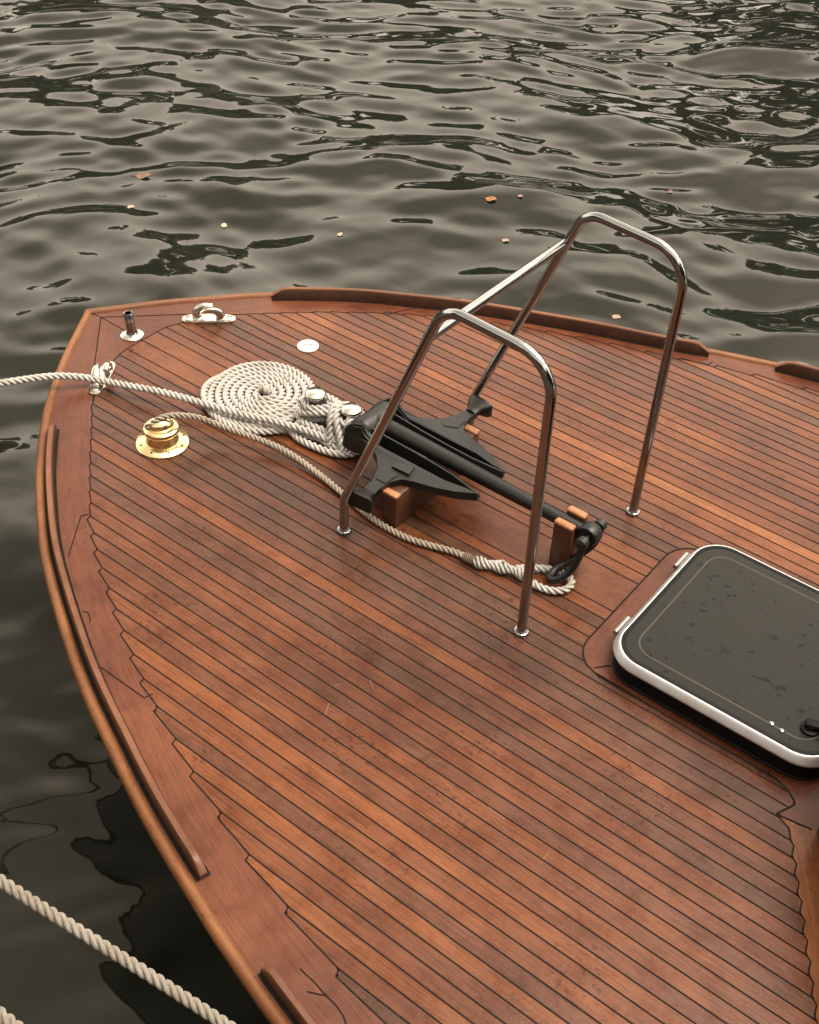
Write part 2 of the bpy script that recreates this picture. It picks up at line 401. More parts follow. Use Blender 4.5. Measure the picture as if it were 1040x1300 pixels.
# hatch surround and cabin margin: where planks stop aft
HX0, HX1, HY0, HY1, HR = 2.287, 3.02, -0.304, 0.322, 0.10
def aftlim(y):
    if HY0 < y < HY1:
        d = max(0.0, (HY0 + HR) - y, y - (HY1 - HR)); return HX0 + HR - math.sqrt(max(0, HR * HR - d * d))
    a = -y if y < 0 else y
    if a < 0.90: return interp(a, [0.304, 0.316, 0.335, 0.35, 0.402, 0.416, 0.86, 0.90], [2.893, 2.93, 2.957, 2.965, 2.942, 2.982, 3.257, 3.30])
    return 4.9
deck = newbm(); seams = []; zig = {-1: [], 1: []}
def plank(yi, yo, sg, tone):
    """one plank between seam yi (inboard) and yo (outboard)"""
    F = fP if sg < 0 else fS
    xi, xo = F(yi), F(yo); slope = (xo - xi) / abs(yo - yi)
    pts = [(xi, yi)]
    if slope > 0.75: pts.append((xi + 0.004, yi + (yo - yi) * (0.40 if slope > 1.3 else 0.24)))
    front = pts + [(xo, yo)]
    n = 3
    ys = [yo + (yi - yo) * k / n for k in range(n + 1)]
    if abs(yo) > 0.47 and aftlim(yo) < 4 and aftlim(yi) < 4:
        ai, ao = aftlim(yi), aftlim(yo)
        aft = [(ao, yo), (ao - 0.006, yo + (yi - yo) * 0.12), (ai + 0.012, yi - (yi - yo) * 0.22), (ai, yi)]
        if sg < 0: seams.append(aft)
    else:
        aft = [(aftlim(y * 0.9999), y) for y in ys]
        if sg < 0 and 0.40 < abs(yo) < 0.47: seams.append(aft)
    poly(deck, front + aft, 0.0, tone, (lambda c, o=random.random() * 9, q=yi: (c.x + o, c.y + q * 7)))
    zig[sg] += (front if not zig[sg] else front[1:])
    seams.append([(xo, yo), (min(aftlim(yo + 1e-4 * sg), aftlim(yo - 1e-4 * sg)), yo)])
    seams.append(front)
def tones():
    t = 0.45
    while True:
        t = 0.3 * t + 0.7 * random.choice([0.05, 0.15, 0.25, 0.32, 0.4, 0.48, 0.52, 0.58, 0.66, 0.78, 0.92]) + random.uniform(-0.05, 0.05)
        yield min(1, max(0, t))
tg = tones()
y = -0.071
while y > -1.50:
    plank(y, y - Wp, -1, next(tg)); y -= Wp
y = 0.071
while y < 1.46:
    plank(y, y + Wp, 1, next(tg)); y += Wp
# king plank: two boards forward, one wide board aft of the bollards
for y0, y1, t in ((-0.071, 0.0, 0.62), (0.0, 0.071, 0.74)):
    poly(deck, [(0.298, y0), (0.298, y1), (1.25, y1), (1.25, y0)], 0.0, t, (lambda c, o=y0 * 31: (c.x + o, c.y)))
poly(deck, [(1.25, -0.071), (1.25, 0.071), (aftlim(0.071), 0.071), (aftlim(0.0), 0.0), (aftlim(-0.071), -0.071)], 0.0, 0.42, lambda c: (c.x + 4, c.y))
seams += [[(0.298, 0), (1.25, 0)], [(1.25, -0.071), (1.25, 0.071)], [(0.298, -0.071), (HX0, -0.071)], [(0.298, 0.071), (HX0, 0.071)]]
seams.append([(0.298, -0.071), (0.298, 0.071)])
for s in seams: ribbon(deck, s, 0.0037, 0.0009, mat=1)
rs = random.Random(21)
for q in [((312, 839), (323, 841)), ((413, 908), (418, 893)), ((600, 1008), (640, 1040)), ((425, 872), (432, 868)), ((470, 862), (474, 874)), ((545, 962), (560, 968)), ((690, 1090), (697, 1082)), ((545, 790), (552, 795)), ((260, 700), (268, 707)), ((760, 1000), (768, 1012))]:
    a, b_ = (at(*v) for v in q); m_ = a.lerp(b_, 0.5) + Vector((rs.uniform(-1, 1), rs.uniform(-1, 1), 0)) * 0.002
    ribbon(deck, [a[:2], m_[:2], b_[:2]], rs.uniform(0.0004, 0.0008), 0.0006, mat=2)
link('deck', deck, [TEAK, CAULK, plain('scratch', (0.25, 0.16, 0.11), 0.7, vary=0.2)], boat)

# hatch surround board and the cabin margin boards
def rrect(x0, x1, y0, y1, r, n=8):
    out = []
    for cx, cy, a0 in ((x1 - r, y1 - r, 0), (x0 + r, y1 - r, 90), (x0 + r, y0 + r, 180), (x1 - r, y0 + r, 270)):
        for k in range(n + 1):
            a = math.radians(a0 + 90 * k / n); out.append((cx + r * math.cos(a), cy + r * math.sin(a)))
    return out
bm = newbm()
front = [(aftlim(y), y) for y in np.linspace(HY1 - 1e-4, HY0 + 1e-4, 41)]
sur = front + [(2.893, -0.304), (2.93, -0.316), (2.957, -0.335), (2.965, -0.348), (2.942, -0.402), (3.04, -0.386), (3.04, 0.386), (2.942, 0.402), (2.965, 0.348), (2.957, 0.335), (2.90, 0.322)]
poly(bm, sur, 0.0, 0.45, lambda c: (c.y * 1.0, c.x))
ribbon(bm, front + [(2.893, -0.304), (2.93, -0.316), (2.957, -0.335), (2.965, -0.348), (2.942, -0.402)], 0.0046, 0.0014, mat=1)
ribbon(bm, [at(754, 848)[:2], at(776, 845)[:2]], 0.0035, 0.0014, mat=1)
ribbon(bm, [at(974, 987)[:2], at(978, 978)[:2]], 0.0035, 0.0014, mat=1)
ribbon(bm, [(2.942, -0.402), (3.028, -0.388)], 0.0045, 0.0014, mat=1)
link('hatch_surround', bm, [MAHOG, CAULK], boat)
bm = newbm()
for sg in (-1, 1):
    q = [(2.942, 0.402), (2.982, 0.416), (3.257, 0.86), (3.30, 0.90), (4.9, 1.35), (4.9, 1.28), (3.36, 0.86), (3.04, 0.386)]
    poly(bm, [(a, sg * b) for a, b in q], 0.0003, 0.8, lambda c: (c.x * 0.55 + abs(c.y) * 0.83, c.x * 0.83 - abs(c.y) * 0.55))
link('cabin_margin_board', bm, [TEAK, CAULK], boat)
# cabin trunk rising aft of the hatch (its front corner just enters the picture)
bm = newbm()
cab = [(3.04, -0.386), (3.36, -0.86), (4.9, -1.28), (4.9, 1.28), (3.36, 0.86), (3.04, 0.386)]
prism(bm, cab, -0.01, 0.36, 0.3, lambda c: (c.x + c.y, c.z))
link('cabin_trunk', bm, MAHOG, boat)

# covering boards, bow board
def covering(edge_in, zz, seam_c, sg, name):
    bm = newbm()
    E = [(p.x, p.y) for p in edge_in if p.x < 3.55]
    S = [0]
    for a, b in zip(E, E[1:]): S.append(S[-1] + math.hypot(b[0] - a[0], b[1] - a[1]))
    Ea = np.array(E)
    def uvf(c):
        d = np.hypot(Ea[:, 0] - c.x, Ea[:, 1] - c.y); k = int(d.argmin()); return (S[k], float(d[k]))
    inner = [q for q in zz if q[0] < 3.55]
    # densify both borders so that the grain follows the curve, then fill between
    I = resample([Vector((a, b, 0)) for a, b in seam_c + inner], 0.02)
    I2 = [(p.x, p.y) for p in I]
    # march both polylines by nearest pairing
    i = j = 0; vi = [bm.verts.new((a, b, 0)) for a, b in I2]; ve = [bm.verts.new((a, b, 0)) for a, b in E]; fs = []
    while i < len(I2) - 1 or j < len(E) - 1:
        di = math.hypot(I2[i + 1][0] - E[j][0], I2[i + 1][1] - E[j][1]) if i < len(I2) - 1 else 1e9
        dj = math.hypot(I2[i][0] - E[j + 1][0], I2[i][1] - E[j + 1][1]) if j < len(E) - 1 else 1e9
        if di < dj: f = bm.faces.new((vi[i], vi[i + 1], ve[j])); i += 1
        else: f = bm.faces.new((vi[i], ve[j + 1], ve[j])); j += 1
        f.normal_update()
        if f.normal.z < 0: f.normal_flip()
        fs.append(f)
    paint(bm, fs, 0.5, uvf)
    tn = bm.loops.layers.float_color['tone']
    brk = [0.88, 1.50, 2.9] if sg < 0 else [0.95, 1.75, 2.6]
    tv = [0.38, 0.5, 0.66, 0.5] if sg < 0 else [0.55, 0.6, 0.5, 0.5]
    for f in fs:
        t = tv[sum(f.calc_center_median().x > b for b in brk)]
        for l in f.loops: l[tn] = (t, t, t, 1)
    ribbon(bm, seam_c, 0.0036, 0.0012, mat=1)
    return bm
cP = [(0.076, 0.004), (0.20, -0.122), (0.312, -0.237), (0.40, -0.312), (0.444, -0.356)]
cS = [(0.076, 0.004), (0.18, 0.106), (0.281, 0.21), (0.36, 0.268), (0.42, 0.325)]
zP = [q for q in zig[-1] if q[1] < -0.36]; zS = [q for q in zig[1] if q[1] > 0.33]
bm = covering(inP(0.012), zP, cP, -1, 'p')
for s in ([at(113, 653)[:2], at(103, 655)[:2], at(87, 706)[:2]], [at(194, 881)[:2], at(183, 886)[:2], at(128, 847)[:2]]): ribbon(bm, s, 0.0032, 0.0012, mat=1)
for s in ([(105, 776), (112, 778), (115, 786), (114, 790)], [(381, 1230), (400, 1248), (412, 1262), (428, 1278), (436, 1290), (446, 1320)], [(390, 1259), (406, 1263), (414, 1264)]):
    ribbon(bm, [at(*q)[:2] for q in s], 0.003, 0.0012, mat=1)
ribbon(bm, [(0.0, 0.0), (0.076, 0.004)], 0.003, 0.0012, mat=1)
link('covering_board', bm, [MAHOG, CAULK], boat)
bm = covering(inS(0.012), zS, cS, 1, 's')
for s in ([at(490, 400)[:2], at(500, 397)[:2], at(535, 390)[:2]], [at(860, 455)[:2], at(900, 463)[:2], at(905, 459)[:2]]): ribbon(bm, s, 0.0032, 0.0012, mat=1)
link('covering_board', bm, [MAHOG, CAULK], boat)
bm = newbm()
arcP = [(x, y_) for x, y_ in zig[-1] if y_ > -0.36]; arcS = [(x, y_) for x, y_ in zig[1] if y_ < 0.33]
poly(bm, [(0.076, 0.004)] + cS[1:] + arcS[::-1] + [(0.298, 0.0)], 0.0002, 0.55, lambda c: (c.y * 0.7 + c.x * 0.7, c.x * 0.7 - c.y * 0.7))
poly(bm, [(0.076, 0.004), (0.298, 0.0)] + arcP + cP[1:][::-1], 0.0002, 0.47, lambda c: (c.y * 0.7 - c.x * 0.7, c.x * 0.7 + c.y * 0.7))
ribbon(bm, [(0.076, 0.004), (0.298, 0.0)], 0.003, 0.0013, mat=1)
link('bow_board', bm, [MAHOG, CAULK], boat)

# rub rail around the deck edge (one per side)
def rub_sec(i, s): 
    return [(0.0165 * math.cos(a), 0.0165 * math.sin(a) * 1.25 - 0.010) for a in [2 * PI * k / 14 for k in range(14)]]
for e in (inP(0.0165), inS(0.0165)):
    bm = newbm(); pts = [p for p in e if p.x < 5.7]
    pts[0] = Vector((0.012, 0, 0)); sweep(bm, pts, rub_sec, up=(0, 0, 1), tone=0.55); link('rub_rail', bm, RUBW, boat, 60)
# toe rails: raised strips standing on the covering boards, with cut-back ends
def toe(e, x0, x1, ramp0, name='toe_rail', w=0.023, h=0.045, gap=1):
    bm = newbm(); pts = resample([p.copy() for p in e if x0 < p.x < x1], 0.02)
    tot = sum((b - a).length for a, b in zip(pts, pts[1:]))
    def sec(i, s):
        k = min(1, (s + 0.004) / ramp0, (tot - s + 0.004) / ramp0); k = 0.25 + 0.75 * max(0, k) ** 0.8
        hh = h * k; a = w / 2
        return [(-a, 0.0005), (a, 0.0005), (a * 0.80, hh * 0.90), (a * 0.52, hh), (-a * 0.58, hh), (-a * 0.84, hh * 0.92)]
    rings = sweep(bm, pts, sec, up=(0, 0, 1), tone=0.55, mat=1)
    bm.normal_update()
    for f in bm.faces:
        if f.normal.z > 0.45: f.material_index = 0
    # dark caulk strips along both feet of the rail, painting in the shade there
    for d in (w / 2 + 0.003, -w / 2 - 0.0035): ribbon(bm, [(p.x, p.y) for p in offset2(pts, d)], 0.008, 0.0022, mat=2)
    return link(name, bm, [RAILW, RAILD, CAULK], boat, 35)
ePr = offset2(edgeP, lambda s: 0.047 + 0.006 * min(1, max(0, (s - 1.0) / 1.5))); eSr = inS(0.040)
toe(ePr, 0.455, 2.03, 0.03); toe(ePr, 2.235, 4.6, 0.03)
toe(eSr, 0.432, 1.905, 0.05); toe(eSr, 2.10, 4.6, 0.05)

# handrail: two bent steel hoops joined by a crossbar
hand = bpy.data.objects.new('handrail', None); COL.objects.link(hand); hand.parent = boat
RT = 0.0138
for yy, xe in ((-0.303, 2.131), (0.333, 2.113)):
    bm = newbm(); pts = fillet([(1.493, yy, 0.002), (1.493, yy, 0.125), (1.806, yy, 0.908), (2.122, yy, 0.890), (xe, yy, 0.002)], [0.07, 0.075, 0.105], 10)
    tube(bm, resample(pts, 0.018), RT, 20); link('hoop', bm, STEEL, hand, 60)
    for fx in (1.493, xe):
        bm = newbm(); lathe(bm, [(0.014, 0.0), (0.0215, 0.0), (0.0225, 0.004), (0.020, 0.008), (0.0165, 0.009), (0.0152, 0.012), (0.0138, 0.012)], (fx, yy, 0.0005)); link('foot_flange', bm, STEEL, hand, 30)
bm = newbm(); tube(bm, resample([Vector((1.757, -0.300, 0.795)), Vector((1.757, 0.330, 0.795))], 0.03), RT, 20); link('crossbar', bm, STEEL, hand, 60)

# deck fittings -------------------------------------------------------------
def empty_part(name):
    o = bpy.data.objects.new(name, None); COL.objects.link(o); o.parent = boat; return o
# fairleads (skene chocks)
def fairlead(cx, cy, ang):
    p = empty_part('fairlead'); R = Matrix.Rotation(ang, 3, 'Z'); C0 = Vector((cx, cy, 0))
    W = lambda a, b, c: C0 + R @ (Vector((a, b, c)) * 1.12)
    bm = newbm()
    out = []
    for k in range(40):
        a = 2 * PI * k / 40; ca, sa = math.cos(a), math.sin(a)
        x = 0.086 * math.copysign(abs(ca) ** 0.55, ca); y = 0.0225 * math.copysign(abs(sa) ** 0.6, sa)
        out.append(W(x, y, 0))
    prism(bm, [(q.x, q.y) for q in out], 0.0005, 0.009); 
    out2 = [C0 + (q - C0) * 0.9 for q in out]; prism(bm, [(q.x, q.y) for q in out2], 0.008, 0.013)
    link('base_plate', bm, CHROME, p, 40)
    for s in (-1, 1):
        bm = newbm()
        path = catmull([W(s * 0.036, s * -0.005, 0.004), W(s * 0.039, s * -0.006, 0.020), W(s * 0.032, s * -0.009, 0.036), W(s * 0.012, s * -0.013, 0.045), W(s * -0.012, s * -0.016, 0.043)], 0.004)
        n = len(path)
        sweep(bm, path, lambda i, t: [(a * (1.15 - 0.5 * (i / n) ** 1.5), b * (0.85 - 0.45 * (i / n))) for a, b in circ(0.0155, 12)])
        link('horn', bm, CHROME, p, 60)
    for s in (-1, 1):
        bm = newbm(); lathe(bm, [(0.0, 0.0165), (0.006, 0.016), (0.011, 0.0135), (0.0115, 0.0125)], W(s * 0.066, 0, 0), n=16); box(bm, W(s * 0.066, 0, 0.0166) - Vector((0.008, 0.001, 0.0004)), W(s * 0.066, 0, 0.0166) + Vector((0.008, 0.001, 0.0004)), mat=1)
        link('screw', bm, [CHROME, BLACK], p, 30)
fairlead(0.384, 0.246, math.atan2(0.12, 0.136)); fairlead(0.373, -0.250, math.atan2(-0.137, 0.062) + 0.12)
# flag staff socket at the stem
p = empty_part('staff_socket')
bm = newbm(); lathe(bm, [(0.0, 0.0005), (0.042, 0.0005), (0.042, 0.004), (0.036, 0.008), (0.022, 0.010), (0.019, 0.016)], (0.246, 0.0, 0)); link('flange', bm, CHROME, p, 40)
bm = newbm(); lathe(bm, [(0.017, 0.0), (0.017, 0.082), (0.0155, 0.084), (0.0125, 0.083), (0.0125, 0.03), (0, 0.03)], (0.246, 0, 0.008), axis=(-0.06, -0.02, 1)); link('tube', bm, STEEL, p, 40)
# white filler cap
p = empty_part('filler_cap'); c = at(391, 440)
bm = newbm(); lathe(bm, [(0.039, 0.0005), (0.039, 0.004), (0.035, 0.007), (0.031, 0.0072), (0.030, 0.0060), (0.0285, 0.0072), (0, 0.0076)], c, n=40); link('lid', bm, WHITEC, p, 30)
bm = newbm()
for dx, w in ((-0.011, 0.005), (0.0, 0.004), (0.010, 0.005)): box(bm, (c.x + dx * 0.8 - w, c.y + dx * 0.7 - 0.0018, 0.0078), (c.x + dx * 0.8 + w, c.y + dx * 0.7 + 0.0018, 0.0084), rot=Matrix.Rotation(0.72, 3, 'Z'))
link('engraving', bm, SEALC, p)
# brass chain pipe
p = empty_part('chain_pipe'); BC = at(206.7, 561.5)
bm = newbm(); lathe(bm, [(0.0, 0.0005), (0.084, 0.0005), (0.086, 0.004), (0.082, 0.008), (0.060, 0.010), (0.053, 0.013), (0.050, 0.022), (0.050, 0.05)], BC, n=48)
link('flange', bm, BRASS, p, 40)
for k in range(8):
    bm = newbm(); a = 2 * PI * k / 8 + 0.3; lathe(bm, [(0.0, 0.0094), (0.0042, 0.0094), (0.0046, 0.0086)], BC + Vector((0.070 * math.cos(a), 0.070 * math.sin(a), 0.0)), n=10)
    link('screw', bm, BLACK, p)
bm = newbm(); lathe(bm, [(0.050, 0.044), (0.056, 0.048), (0.058, 0.053), (0.058, 0.060), (0.055, 0.065), (0.046, 0.067), (0.0, 0.067)], BC, n=48)
# raised half cowl over the opening
A = (at(235, 535, 0.07) - at(180, 545, 0.07)); A.z = 0; A.normalize(); Bv = Vector((-A.y, A.x, 0))
for sgn in (1,):
    rows = []
    for i in range(9):
        th = i / 8 * PI; r_ = []
        for k in range(9):
            ph = k / 8 * PI / 2
            r_.append(bm.verts.new(BC + Vector((0, 0, 0.066)) + A * (0.044 * math.cos(th)) + Bv * (0.034 * math.sin(th) * math.cos(ph) * -1 + 0.004) + Vector((0, 0, 0.030 * math.sin(th) * math.sin(ph)))))
        rows.append(r_)
    for i in range(8):
        for k in range(8):
            try: bm.faces.new((rows[i][k], rows[i + 1][k], rows[i + 1][k + 1], rows[i][k + 1]))
            except ValueError: pass
bmesh.ops.remove_doubles(bm, verts=bm.verts[:], dist=0.0003); bmesh.ops.recalc_face_normals(bm, faces=bm.faces[:])
link('lid', bm, BRASS, p, 50)
bm = newbm(); hp = at(190, 541, 0.069)
lathe(bm, [(0.0, 0.0685), (0.016, 0.0685), (0.0165, 0.066)], Vector((hp.x, hp.y, 0)), n=20)
box(bm, Vector((hp.x, hp.y, 0.066)) , Vector((hp.x, hp.y, 0.066)) + Vector((0.05, 0.012, 0.0022)), rot=Matrix.Rotation(math.atan2(A.y, A.x), 3, 'Z'), piv=(hp.x, hp.y, 0.066))
link('opening', bm, BLACK, p)

# double bollard
p = empty_part('bollard'); P1 = Vector((1.086, 0.034, 0)); P2 = Vector((1.228, 0.046, 0))
bm = newbm(); prism(bm, rrect(1.03, 1.295, -0.028, 0.10, 0.04), 0.0005, 0.008); link('base_plate', bm, CHROME, p, 40)
for q in (P1, P2):
    bm = newbm(); lathe(bm, [(0.034, 0.006), (0.030, 0.012), (0.0235, 0.022), (0.0225, 0.10), (0.0245, 0.112), (0.033, 0.117), (0.0345, 0.121), (0.0335, 0.126), (0.029, 0.130), (0, 0.131)], q, n=40); link('post', bm, CHROME, p, 40)
    bm = newbm(); s = -1
    d = (P2 - P1).normalized() * (-1 if q is P1 else 1)
    lathe(bm, [(0.010, 0.0), (0.011, 0.03), (0.017, 0.034), (0.020, 0.044), (0.018, 0.054), (0.009, 0.060), (0, 0.061)], q + Vector((0, 0, 0.082)), axis=(d.x, d.y - 0.25, 0.0), n=24); link('pin', bm, CHROME, p, 60)

# wooden chocks that carry the anchor
bm = newbm(); box(bm, (1.556, -0.200, 0.0005), (1.604, 0.222, 0.122), 0.004, 0.5, along='y'); 
c = link('anchor_chock', bm, CHOCKW, boat, 40)
for yy in (-0.202, 0.200):
    bm = newbm(); box(bm, (1.553, yy - 0.002 if yy > 0 else yy, 0.116), (1.607, yy + 0.026, 0.127), 0.005, 0.7, along='y')
    link('chock_cap', bm, PALEW, c, 40)
for yy in (-0.032, 0.034):
    bm = newbm(); box(bm, (2.046, yy - 0.012, 0.0005), (2.104, yy + 0.012, 0.176), 0.003, 0.5, along='z')
    c = link('anchor_post', bm, CHOCKW, boat, 40)
    bm = newbm(); box(bm, (2.044, yy - 0.013, 0.174), (2.106, yy + 0.013, 0.187), 0.006, 0.75, along='x', segs=3); link('post_cap', bm, PALEW, c, 50)
bm = newbm(); box(bm, (2.048, -0.0195, 0.0005), (2.102, 0.0215, 0.118), 0.001, 0.35, along='z'); link('post_block', bm, CHOCKW, boat, 40)

# deck hatch
p = empty_part('deck_hatch'); hx0, hx1, hy0, hy1 = 2.368, 2.992, -0.286, 0.304
def rr_ring(bm, levels, mat=0, r=0.095, n=10):
    rings = []
    for ins, z in levels: rings.append([bm.verts.new((x, y_, z)) for x, y_ in rrect(hx0 + ins, hx1 - ins, hy0 + ins, hy1 - ins, r - ins * 0.8, n)])
    for A_, B_ in zip(rings, rings[1:]):
        for k in range(len(A_)):
            k2 = (k + 1) % len(A_); f = bm.faces.new((A_[k], A_[k2], B_[k2], B_[k])); f.material_index = mat; paint(bm, [f], 0.5, lambda c: (c.x, c.y))
    return rings
bm = newbm(); rr_ring(bm, [(0.002, 0.0005), (0.002, 0.005), (0.006, 0.007), (0.006, 0.060)]); link('base', bm, BLACK, p, 35)
bm = newbm(); rr_ring(bm, [(0.012, 0.058), (-0.003, 0.058), (-0.0045, 0.0635), (-0.0030, 0.0675), (0.0045, 0.0785), (0.0070, 0.0825), (0.0095, 0.0845), (0.018, 0.0845), (0.018, 0.070)]); link('frame', bm, ALU, p, 35)
bm = newbm(); rr_ring(bm, [(0.0125, 0.080), (0.0125, 0.0850), (0.024, 0.0856), (0.024, 0.080)]); link('seal', bm, BLACK, p, 35)

glass, nt, b = new_mat('smoked_acrylic')
tc = nd(nt, 'ShaderNodeTexCoord')
vo = nd(nt, 'ShaderNodeTexNoise', i_Scale=33.0, i_Detail=3.0, i_Roughness=0.55, i_Distortion=0.3); ln(nt, tc, 'Object', vo, 0)
cl = nd(nt, 'ShaderNodeTexNoise', i_Scale=6.0, i_Detail=2.0); ln(nt, tc, 'Object', cl, 0)
r1 = ramp(nt, [(0.61, g3(0)), (0.65, g3(1))]); ln(nt, vo, 0, r1, 0)
r2 = ramp(nt, [(0.42, g3(0)), (0.48, g3(1))]); ln(nt, cl, 0, r2, 0)
mm = nd(nt, 'ShaderNodeMath', operation='MULTIPLY'); ln(nt, r1, 0, mm, 0); ln(nt, r2, 0, mm, 1)
cm = mix(nt, 'MIX', (mm, 0), (0.016, 0.0157, 0.0132), 0, (0.006, 0.006, 0.0055), 0); nt.links.new(cm.outputs[2], b.inputs['Base Color'])
du = nd(nt, 'ShaderNodeTexNoise', i_Scale=9.0, i_Detail=5.0); ln(nt, tc, 'Object', du, 0)
mr = nd(nt, 'ShaderNodeMapRange'); mr.inputs[3].default_value = 0.14; mr.inputs[4].default_value = 0.30; ln(nt, du, 0, mr, 0); ln(nt, mr, 0, b, 'Roughness')
bp = nd(nt, 'ShaderNodeBump', i_Strength=0.10, i_Distance=0.004); ln(nt, mm, 0, bp, 'Height'); ln(nt, bp, 0, b, 'Normal')
b.inputs['Specular IOR Level'].default_value = 0.15
bm = newbm(); poly(bm, rrect(hx0 + 0.0225, hx1 - 0.0225, hy0 + 0.0225, hy1 - 0.0225, 0.077, 10), 0.0845); pane = link('pane', bm, glass, p)
bm = newbm(); rr_ring(bm, [(0.054, 0.0849), (0.058, 0.0849)], r=0.1); link('inner_edge', bm, SEALC, pane)
for yy in (-0.148, 0.186):
    bm = newbm(); rot = Matrix.Rotation(math.radians(-14), 3, 'Y')
    box(bm, (2.349, yy - 0.033, 0.062), (2.388, yy + 0.033, 0.068), 0.002, rot=Matrix.Rotation(math.radians(-38), 3, 'Y'))
    tube(bm, [Vector((2.351, yy - 0.035, 0.050)), Vector((2.351, yy, 0.050)), Vector((2.351, yy + 0.035, 0.050))], 0.008, 12)
    box(bm, (2.346, yy - 0.024, 0.0005), (2.354, yy + 0.024, 0.046), 0.002)
    link('hinge', bm, GALV, p, 35)
q = at(1029, 924, 0.09)
bm = newbm(); lathe(bm, [(0.024, 0.0), (0.024, 0.006), (0.016, 0.009), (0.014, 0.020), (0.0, 0.021)], (q.x, q.y, 0.0847), n=24)
box(bm, (q.x - 0.016, q.y - 0.012, 0.098), (q.x + 0.075, q.y + 0.012, 0.112), 0.005, rot=Matrix.Rotation(0.35, 3, 'Z'), piv=(q.x, q.y, 0.1)); link('handle', bm, BLACK, p, 40)
bm = newbm()
for a in ((980, 918), (993, 927)):
    q = at(*a, 0.086); lathe(bm, [(0.0065, 0.0), (0.006, 0.0025), (0.003, 0.004), (0, 0.0042)], (q.x, q.y, 0.0848), n=14)
link('bolt', bm, STEEL, p, 50)

# ---------------------------------------------------------------- anchor
anc = thing('anchor', 'black painted twin fluke anchor lashed flat on wooden chocks between the handrail hoops', 'anchor', loc=(1.55, 0.015, 0))
OFF = Vector((-1.55, -0.015, 0))
def alink(name, bm, mat, parent=anc, smooth=40):
    for v in bm.verts: v.co += OFF
    return link(name, bm, mat, parent, smooth)
Y0 = 0.013
for sg in (-1, 1):
    bm = newbm(); T = lambda pts: [(x, Y0 + sg * t) for x, t in pts]
    out = [(1.790, 0.068), (1.733, 0.102), (1.671, 0.126), (1.61, 0.142), (1.578, 0.156), (1.560, 0.185), (1.552, 0.225), (1.556, 0.262),
           (1.516, 0.258), (1.512, 0.207), (1.492, 0.160), (1.459, 0.124), (1.425, 0.102), (1.372, 0.096), (1.335, 0.092), (1.335, 0.074), (1.46, 0.082), (1.58, 0.081), (1.68, 0.082), (1.745, 0.070)]
    ztop = lambda x, y_: 0.151 - 0.07 * max(0, abs(y_ - Y0) - 0.08) + 0.05 * max(0, 1.5 - x)
    prism(bm, T(out), 0.122, 0.146, ztop=ztop)
    # rounded fillet of thicker metal where the arm leaves the blade
    prism(bm, T([(1.56, 0.150), (1.553, 0.20), (1.518, 0.20), (1.497, 0.150), (1.52, 0.128)]), 0.116, 0.146, ztop=lambda x, y_: ztop(x, y_) + 0.003)
    # hollow inner face: groove floor, then a sharp upright rib beside the shank
    st = [(1.335, 0.080, 0.128, 0.050, 0.178), (1.41, 0.084, 0.124, 0.050, 0.172), (1.50, 0.084, 0.122, 0.047, 0.166), (1.60, 0.082, 0.122, 0.047, 0.161), (1.69, 0.080, 0.126, 0.050, 0.156), (1.745, 0.072, 0.132, 0.058, 0.152), (1.793, 0.070, 0.140, 0.066, 0.149)]
    prev = None
    for x, to, zf, tr, zr in st:
        prof_ = ((to, zf), (tr + 0.008, zf), (tr + 0.003, zr), (tr - 0.002, zr), (tr - 0.014, zf - 0.012), (to, zf - 0.010))
        ring = [bm.verts.new((x, Y0 + sg * t, z)) for t, z in prof_]
        if prev:
            for k in range(6): bm.faces.new((prev[k], prev[(k + 1) % 6], ring[(k + 1) % 6], ring[k]))
        else: bm.faces.new(ring)
        prev = ring
    bm.faces.new(prev[::-1])
    if sg < 0: prism(bm, [(1.526, -0.124), (1.528, -0.098), (1.580, -0.082), (1.589, -0.121)], 0.145, 0.157)
    bmesh.ops.recalc_face_normals(bm, faces=bm.faces[:])
    fl = alink('fluke', bm, IRON, smooth=28)
    # flared palm at the end of the arm
    bm = newbm(); A_ = []
    for t, x0_, x1_, z0_, z1_ in ((0.252, 1.518, 1.554, 0.126, 0.146), (0.275, 1.514, 1.562, 0.122, 0.152), (0.296, 1.500, 1.580, 0.112, 0.162), (0.308, 1.498, 1.583, 0.110, 0.164)):
        A_.append([bm.verts.new((x, Y0 + sg * (t + 0.10 * (1.54 - x) * (t > 0.28)), z)) for x, z in ((x0_, z0_ + 0.006), (x0_ + 0.008, z0_), (x1_ - 0.008, z0_), (x1_, z0_ + 0.006), (x1_, z1_ - 0.006), (x1_ - 0.008, z1_), (x0_ + 0.008, z1_), (x0_, z1_ - 0.006))])
    for a_, b_ in zip(A_, A_[1:]):
        for k in range(8): bm.faces.new((a_[k], a_[(k + 1) % 8], b_[(k + 1) % 8], b_[k]))
    bm.faces.new(A_[0]); bm.faces.new(A_[-1][::-1]); bmesh.ops.recalc_face_normals(bm, faces=bm.faces[:])
    alink('palm', bm, IRON, smooth=40)
